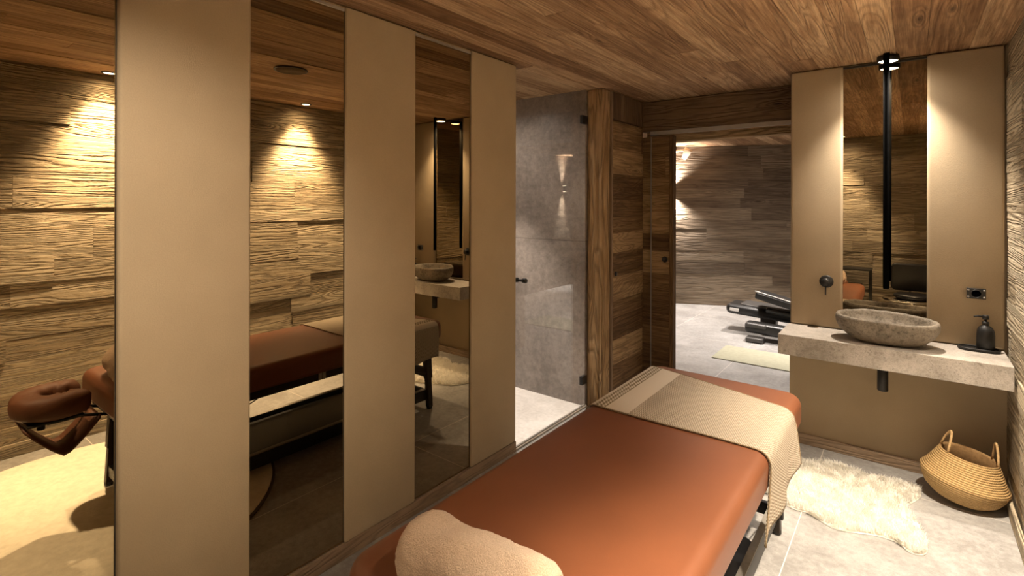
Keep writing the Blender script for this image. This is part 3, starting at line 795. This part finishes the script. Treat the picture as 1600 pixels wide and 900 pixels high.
# face cradle on the head end
fc = bpy.data.objects.new('face_cradle', None); C.objects.link(fc); fc.parent = mt
def part2(name, me, mat, smooth=True): return link(name, me, mat, fc, smooth=smooth)
def cradle_pad():
    vs = []; fs = []; nu, nv = 44, 16
    cx, cy, z0 = 1.165, .56, .592
    for i in range(nu + 1):
        a = R(-62 + 304 * i / nu)      # open horseshoe towards the table
        ex, ey = .105, .095
        c0 = Vector((cx + ex * math.cos(a), cy - ey * math.sin(a) * 1.05, z0))
        rad = Vector((math.cos(a), -math.sin(a), 0)).normalized()
        endf = min(1, min(i, nu - i) / 3); endf = math.sqrt(max(.02, endf))
        for j in range(nv):
            b = 2 * math.pi * j / nv
            wr = 1 + .06 * noise.noise(Vector((i * .5, j * .9, 2)))
            cb, sb = math.cos(b), math.sin(b)
            cb = math.copysign(abs(cb) ** .7, cb); sb = math.copysign(abs(sb) ** .7, sb)
            wr += .10 * noise.noise(Vector((i * 1.1, j * .5, 7))) * (sb > 0)
            vs.append(c0 + rad * (.054 * cb * endf * wr) + Vector((0, 0, .052 * sb * endf * wr)))
    for i in range(nu):
        for j in range(nv):
            j2 = (j + 1) % nv; fs.append((i * nv + j, i * nv + j2, (i + 1) * nv + j2, (i + 1) * nv + j))
    fs.append(tuple(reversed(range(nv)))); fs.append(tuple(nu * nv + j for j in range(nv)))
    return me_from(vs, fs)
part2('face_pad', cradle_pad(), M['leatherbrown'])
bm = bmesh.new()
addbox(bm, 1.05, 1.28, .45, .64, .526, .536, .003)
me = bm_me(bm); part2('cradle_platform', me, M['black'], False)
for x in (1.09, 1.24):
    vs, fs = tube_data([(x, .52, .518), (x, .64, .518), (x, .76, .485)], .007, 10); part2('support_rod', me_from(vs, fs), M['black'])
    vs, fs = tube_data([(x, .50, .53), (x, .50, .50)], .014, 12); part2('cam_lock', me_from(vs, fs), M['black'])
# hanging arm sling below the cradle
sp = []
for i in range(13):
    t = i / 12; y = .44 + .26 * t
    z = .515 - .135 * (1 - abs(2 * t - 1.05) ** 1.25); sp.append((y, z))
vs = []; fs = []
for (y, z) in sp:
    for x in (1.06, 1.27):
        vs.append((x, y, z)); vs.append((x, y, z - .014))
for i in range(len(sp) - 1):
    a = i * 4; b = a + 4
    fs += [(a, a + 2, b + 2, b), (a + 1, b + 1, b + 3, a + 3), (a, b, b + 1, a + 1), (a + 2, a + 3, b + 3, b + 2)]
fs += [(0, 1, 3, 2), (len(vs) - 4, len(vs) - 2, len(vs) - 1, len(vs) - 3)]
part2('arm_sling', me_from(vs, fs), M['leatherbrown'])

# ------------------------------------------------------------------ blanket draped over the foot end
def blanket():
    # cross-section: left hang, over top, right hang
    th = .006; r = .045
    prof = []   # (x, z, s)
    xl, xr, zt = TX0 - .006, TX1 + .006, TZ + th
    def add(x, z): prof.append(Vector((x, z)))
    for i in range(9): add(xl - .004, .385 + (zt - r - .385) * i / 9)
    for i in range(7):
        a = math.pi - math.pi / 2 * i / 6; add(xl + r + r * math.cos(a), zt - r + r * math.sin(a))
    for i in range(1, 40): add(xl + r + (xr - xl - 2 * r) * i / 40, zt + .003 * math.sin(math.pi * i / 40))
    for i in range(8):
        a = math.pi / 2 - math.pi / 2 * i / 7; add(xr - r + r * math.cos(a), zt - r + r * math.sin(a))
    for i in range(1, 15): add(xr + .002 + .006 * math.sin(i / 14 * 1.4), zt - r - (zt - r - .40) * i / 14)
    S = [0]
    for i in range(1, len(prof)): S.append(S[-1] + (prof[i] - prof[i - 1]).length)
    i0 = 12; s0 = S[i0]
    ny = 44; ya, yb = 1.905, 2.555
    vs = []; uvw = []
    n = len(prof); nh = 15
    for i, p in enumerate(prof):
        for j in range(ny + 1):
            t = j / ny; y = ya + (yb - ya) * t
            x, z = p.x, p.y
            y += .006 * math.sin(S[i] * 9) * (1 - t)
            fr_ = min(1, max(0, (S[i] - s0) / .68)); y -= .19 * fr_ * t
            k2 = i - (n - nh)
            if k2 > 0:
                f = k2 / (nh - 1)
                x += f * (.009 * math.sin(t * 11 + 3.6) + .013 * min(1, t * 1.5))
                y += f * (-.085 * (1 - t) ** 2 + .02 * math.sin(t * 7)) + f * t * -.06
                z -= f * (.03 * (1 - t) ** 2 - .05 * t)
                z += f * f * .004 * math.sin(t * 17)
            if i < 9:
                f = 1 - i / 9; x -= f * (.004 + .006 * math.sin(t * 11)); z += f * .01 * math.sin(t * 9)
            if 16 < i < n - nh - 4: z += .0012 * noise.noise(Vector((x * 9, y * 9, 0)))
            vs.append((x, y, z)); uvw.append((S[i] - s0, ya + (yb - ya) * t))
    fs = []; uvs = []
    for i in range(n - 1):
        for j in range(ny):
            f = (i * (ny + 1) + j, (i + 1) * (ny + 1) + j, (i + 1) * (ny + 1) + j + 1, i * (ny + 1) + j + 1)
            fs.append(f); uvs += [uvw[q] for q in f]
    e = empty('throw_blanket', (1.15, 2.23, .4), 'beige herringbone throw with cream and zigzag border over the table foot', 'blanket')
    o = link('woven_cloth', me_from(vs, fs, uvs), M['blanket'], e)
    md = o.modifiers.new('thickness', 'SOLIDIFY'); md.thickness = .005; md.offset = -1
    # whipped dark edge along both long edges
    for jj in (0, ny):
        vs2, fs2 = tube_data([Vector(vs[i * (ny + 1) + jj]) + Vector((0, 0, -.001)) for i in range(8, n)], .0028, 6)
        link('stitched_edge', me_from(vs2, fs2), M['edge'], e)
M['edge'] = simple('blanket_edge_yarn', (.25, .19, .12), .9, 0, .1, 150, .5)
blanket()

# ------------------------------------------------------------------ rolled towel
def towel():
    ax0, ax1, cy, r0 = .962, 1.318, .818, .073
    zc = TZ + r0 * .92
    nu, nv = 60, 64; vs = []; fs = []
    for i in range(nu + 1):
        t = i / nu; x = ax0 + (ax1 - ax0) * t
        d = min(t, 1 - t) * (ax1 - ax0)
        rr = r0 * (1 - .25 * max(0, 1 - d / .04) ** 2.2) * (1 + .02 * math.sin(t * 9))
        for j in range(nv):
            a = 2 * math.pi * j / nv
            n = noise.noise(Vector((x * 9, math.cos(a) * 1.2, math.sin(a) * 1.2))) * .014 + noise.noise(Vector((x * 90, math.cos(a) * 8, math.sin(a) * 8))) * .0022
            step = .007 * (1 - ((j / nv + .35) % 1.0))
            q = rr + n + step
            z = math.sin(a) * q * .92; y = math.cos(a) * q * 1.06
            if z < -r0 * .86: z = -r0 * .86 + (z + r0 * .86) * .2
            vs.append((x, cy + y, zc + z))
    for i in range(nu):
        for j in range(nv):
            j2 = (j + 1) % nv; fs.append((i * nv + j, i * nv + j2, (i + 1) * nv + j2, (i + 1) * nv + j))
    # spiral dimples on both ends
    for end, i in ((-1, 0), (1, nu)):
        prev = i * nv; x0 = ax0 if end < 0 else ax1
        for k2 in range(1, 14):
            s = 1 - k2 / 14; cur = len(vs)
            for j in range(nv):
                a = 2 * math.pi * j / nv
                p = vs[i * nv + j]
                dd = .007 * math.sin((s * 4.2 + j / nv) * 2 * math.pi)
                vs.append((x0 + end * (.006 * (1 - s) + dd * min(1, k2 / 3)), cy + (p[1] - cy) * s, zc + (p[2] - zc) * s))
            for j in range(nv):
                j2 = (j + 1) % nv
                f = (prev + j, prev + j2, cur + j2, cur + j); fs.append(f if end > 0 else tuple(reversed(f)))
            prev = cur
        fs.append(tuple(prev + j for j in (range(nv) if end > 0 else reversed(range(nv)))))
    o = link('rolled_towel', me_from(vs, fs), M['towel'])
    tag(o, 'rolled beige terry towel lying across the head end of the leather table', 'towel')
    c = o.location.copy(); o.rotation_euler.z = R(7)
towel()

# ------------------------------------------------------------------ behind the camera (seen in the vanity mirror)
e = empty('wheeled_chair', (1.88, -.14, 0), 'black treatment stool with backrest and chrome foot ring, reflected in vanity mirror', 'chair')
lathe('seat', [(0, .395), (.13, .395), (.165, .405), (.175, .425), (.165, .445), (.12, .452), (0, .455)], (1.88, -.14, 0), M['leatherblack'], e, 40)
lathe('seat_ring', [(.150, .366), (.215, .374), (.222, .384), (.215, .394), (.150, .392)], (1.82, -.12, 0), M['chrome'], e, 48)
vs, fs = rr_slab_data(-.18, .18, -.16, .16, -.022, .022, .05, .02, .02)
T = Matrix.Translation((1.86, -.27, .62)) @ Matrix.Rotation(R(82), 4, 'X')
link('backrest', me_from([T @ Vector(v) for v in vs], fs), M['leatherblack'], e)
tube('back_support', [(1.86, -.14, .385), (1.86, -.28, .39), (1.86, -.305, .47), (1.86, -.295, .55)], .012, M['chrome'], e, 12)
tube('column', [(1.88, -.14, .12), (1.88, -.14, .40)], [.028, .018], M['chrome'], e, 16)
for i in range(5):
    a = R(90 + 72 * i)
    lg = tube('leg', [(1.88, -.14, .12), (1.88 + .12 * math.cos(a), -.14 + .12 * math.sin(a), .10), (1.88 + .19 * math.cos(a), -.14 + .19 * math.sin(a), .07)], [.02, .016, .012], M['chrome'], e, 12)
    w = lathe('caster', [(0, -.012), (.024, -.012), (.027, -.008), (.027, .008), (.024, .012), (0, .012)], (1.88 + .19 * math.cos(a), -.14 + .19 * math.sin(a), .0285), M['black'], lg, 18, axis='x')
e = empty('console_table', (1.2, -.25, 0), 'thin black metal console table reflected at lower left of vanity mirror', 'table')
box('table_top', .75, 1.50, -.385, -.12, .675, .69, M['black'], e, .002)
for x in (.765, 1.485):
    for y in (-.37, -.135): box('leg', x - .011, x + .011, y - .011, y + .011, .0, .676, M['black'], e, .002)
tag(rr_slab('dark_box', .95, 1.40, -.36, -.14, .0, .50, .02, .01, .004, M['leatherblack']), 'dark box standing under the thin black console table', 'box')  # plain dark block filling the dark shape under the console

# ------------------------------------------------------------------ ceiling fittings
def downlight(x, y, lab, z=HC, group='recessed ceiling downlights'):
    e = empty('downlight', (x, y, z), lab, 'ceiling light', group)
    lathe('trim_ring', [(.030, 0), (.043, 0), (.043, -.004), (.036, -.006), (.030, -.002)], (x, y, z - .0005), M['black'], e, 32)
    lathe('lamp_lens', [(0, 0), (.0295, 0), (.0295, -.003), (0, -.0035)], (x, y, z - .0005), M['lampglow'], e, 24)
    return e
sp_ = empty('ceiling_speaker', (1.155, 1.66, HC), 'round ceiling speaker reflected in the tall bronze mirror', 'speaker')
lathe('speaker_ring', [(.088, 0), (.098, 0), (.098, -.004), (.092, -.006), (.088, -.003)], (1.155, 1.66, HC - .004), M['black'], sp_, 40)
lathe('speaker_grille', [(0, 0), (.088, 0), (.088, -.003), (0, -.0035)], (1.155, 1.66, HC - .004), M['speakerwood'], sp_, 40)

# ------------------------------------------------------------------ gym
def yoga_mat():
    e = rr_slab('exercise_mat', .36, 1.9, 5.045, 5.56, .0005, .010, .015, .003, .002, M['greenmat'])
    for v in e.data.vertices: pass
    tag(e, 'pale green exercise mat lying on the gym floor', 'exercise mat')
yoga_mat()
fm = empty('fitness_machine', (.9, 6.1, 0), 'low black fitness bench with inclined pad on the gym floor', 'exercise machine')
def slabT(name, lx, ly, lz, rc, loc, rot, mat, rt=.012):
    vs, fs = rr_slab_data(-lx / 2, lx / 2, -ly / 2, ly / 2, -lz / 2, lz / 2, rc, min(rt, lz * .45), min(rt, lz * .45))
    T = Matrix.Translation(loc) @ rot.to_4x4()
    return link(name, me_from([T @ Vector(v) for v in vs], fs), mat, fm)
RY = lambda a: Matrix.Rotation(R(a), 3, 'Y')
slabT('main_rail', 1.25, .34, .115, .05, (.80, 6.36, .235), RY(3), M['blackplastic'], .05)
ob = slabT('rail_badge', .10, .006, .036, .0018, (.275, 6.187, .262), RY(3), M['badge'], .002)
slabT('rail_deck', .75, .30, .016, .05, (.70, 6.38, .302), RY(3), M['grey'], .006)
slabT('inclined_pad', .95, .26, .075, .03, (.975, 6.22, .36), RY(13), M['blackplastic'], .02)
slabT('pad_stripe', .93, .022, .010, .004, (.965, 6.10, .408), RY(13), M['grey2'], .004)
slabT('arm_cover', .42, .05, .06, .02, (.82, 6.16, .285), RY(6), M['blackplastic'], .02)
slabT('support_column', .16, .14, .16, .02, (.62, 6.28, .15), RY(0), M['grey'], .01)
slabT('front_foot', .85, .16, .11, .03, (.87, 6.0, .125), RY(2), M['blackplastic'], .03)
slabT('foot_cap', .22, .15, .05, .03, (.56, 5.985, .165), RY(2), M['grey'], .02)
slabT('pedal', .17, .13, .045, .012, (.56, 5.90, .03), RY(0), M['grey'], .01)
slabT('rear_foot', .12, .5, .06, .02, (1.3, 6.25, .031), RY(0), M['blackplastic'], .02)
slabT('rear_column', .08, .08, .20, .01, (1.3, 6.3, .12), RY(0), M['blackplastic'], .01)
def sconce(x, y, z, nx, ny, lab):
    e = empty('wall_sconce', (x, y, z), lab, 'wall light', 'up and down sconces in the gym')
    cx, cy = x + nx * .045, y + ny * .045
    lathe('sconce_body', [(0, -.05), (.03, -.05), (.036, -.046), (.036, .046), (.03, .05), (0, .05)], (cx, cy, z), M['black'], e, 28)
    for s in (-1, 1): lathe('lamp_lens', [(0, 0), (.026, 0), (.026, .003 * s), (0, .0035 * s)], (cx, cy, z + s * .0503), M['lampglow'], e, 20)
    return cx, cy
# far wall sconce just hidden behind the door leaf
px, py = -.915, 7.41 + .46 * (-.915 + .889)
nx, ny = math.sin(ga), -math.cos(ga)
s1 = sconce(px + nx * .006, py + ny * .006, 1.65, nx, ny, 'black up and down wall sconce on the gym far wall behind the door')
s2 = sconce(2.993, 7.7, 1.72, -1, 0, 'black up and down wall sconce reflected in the glass shower door')
# small beige projector spot high on the far wall
qx = -.735; qy = 7.41 + .46 * (qx + .889)
e = empty('wall_spotlight', (qx, qy, 2.2), 'small beige swivel spotlight high on the gym far wall', 'spotlight')
tube('arm', [(qx - .14, qy - .07, 2.235), (qx + .02, qy - .09, 2.235)], .018, M['spotwhite'], e, 12)
T = Matrix.Translation((qx + .045, qy - .10, 2.19)) @ Matrix.Rotation(R(28), 4, 'Y')
prof = [(0, -.09), (.028, -.09), (.034, -.08), (.058, .05), (.058, .075), (0, .08)]
vs = []; fs = []; sg = 24
for (r, z) in prof:
    for j in range(sg):
        a = 2 * math.pi * j / sg; vs.append(T @ Vector((r * math.cos(a), r * math.sin(a), z)))
for i in range(len(prof) - 1):
    for j in range(sg): fs.append((i * sg + j, i * sg + (j + 1) % sg, (i + 1) * sg + (j + 1) % sg, (i + 1) * sg + j))
link('lamp_head', me_from(vs, fs), M['spotwhite'], e)
box('wall_bracket', qx - .17, qx - .12, qy - .10, qy - .0, 2.21, 2.26, M['spotwhite'], e, .004)

# ------------------------------------------------------------------ lights
WARM = (1, .845, .66); MID = (1, .88, .74); COOL = (1, .90, .82)
def spot(x, y, z, W, col, size=75, blend=.6, r=.025, rot=(0, 0, 0)):
    d = bpy.data.lights.new('downlight_beam', 'SPOT'); d.energy = W; d.color = col; d.spot_size = R(size); d.spot_blend = blend; d.shadow_soft_size = r
    o = bpy.data.objects.new('downlight_beam', d); C.objects.link(o); o.location = (x, y, z); o.rotation_euler = rot; return o
def lamp(x, y, W, col, size=72, blend=.55, spill=.16, z=HC - .02, r=.025):
    spot(x, y, z, W, col, size, blend, r); spot(x, y, z, W * spill, col, 165, 1, r)
downlight(2.155, 1.0, 'recessed downlight close to the right wall, seen at left edge mirror'); lamp(2.155, 1.0, 350, WARM, 72, .8, .02); spot(2.155, 1.0, HC - .02, 120, WARM, 86, .8)
downlight(2.135, 2.33, 'recessed downlight close to the right wall, seen in the tall mirror'); lamp(2.135, 2.33, 250, WARM, 72, .8, .02); spot(2.135, 2.33, HC - .02, 95, WARM, 84, .8)
downlight(1.20, -.2, 'recessed downlight close to the wall behind the camera'); lamp(1.20, -.2, 150, WARM, 64, .6, .08)
aim = (Vector((0, .60, 1.35)) - Vector((1.20, -.2, HC - .02))).to_track_quat('-Z', 'Y').to_euler()
spot(1.20, -.2, HC - .02, 80, WARM, 50, 1, .03, aim)  # extra tilted beam, added to brighten the left wall panels
lamp(1.765, 3.51, 100, MID, 92, .9, .05, HC - .045)
downlight(-.65, 2.75, 'recessed downlight in the shower ceiling'); lamp(-.65, 2.75, 190, (1, .86, .75), 62, .6, .12)
for (x, y) in ((.35, 5.3), (.55, 6.6), (1.9, 6.4)):
    downlight(x, y, 'recessed downlight in the gym ceiling beyond the sliding door'); lamp(x, y, 170, COOL, 80, .6, .12)
for (cx, cy), z in ((s1, 1.65), (s2, 1.72)):
    far = z < 1.7
    if not far: cx += .027
    W, a = (130, 120) if far else (420, 50)
    spot(cx, cy, z - .06, W, COOL, a, 1, .012); spot(cx, cy, z + .06, W, COOL, a, 1, .012, (math.pi, 0, 0))

w = bpy.data.worlds.new('World'); bpy.context.scene.world = w; w.use_nodes = True
w.node_tree.nodes['Background'].inputs[0].default_value = (.01, .008, .006, 1)

# ------------------------------------------------------------------ camera
f = 801.46; yaw = .6611; roll = .0023
cd = bpy.data.cameras.new('Camera'); cam = bpy.data.objects.new('Camera', cd); C.objects.link(cam)
cd.sensor_width = 36; cd.lens = f / 1600 * 36; cd.shift_y = -(450 - 315.6) / 1600; cd.clip_start = .05
cam.matrix_world = Matrix.Translation((1.8666, 0, 1.4854)) @ Matrix.Rotation(yaw, 4, 'Z') @ Matrix.Rotation(math.pi / 2, 4, 'X') @ Matrix.Rotation(roll, 4, 'Z')
sc = bpy.context.scene; sc.camera = cam
sc.view_settings.view_transform = 'Standard'; sc.view_settings.look = 'None'; sc.view_settings.gamma = 1
sc.view_settings.use_curve_mapping = False; sc.view_settings.exposure = .6
for o in bpy.data.objects:
    if '_base' in o.keys(): del o['_base']
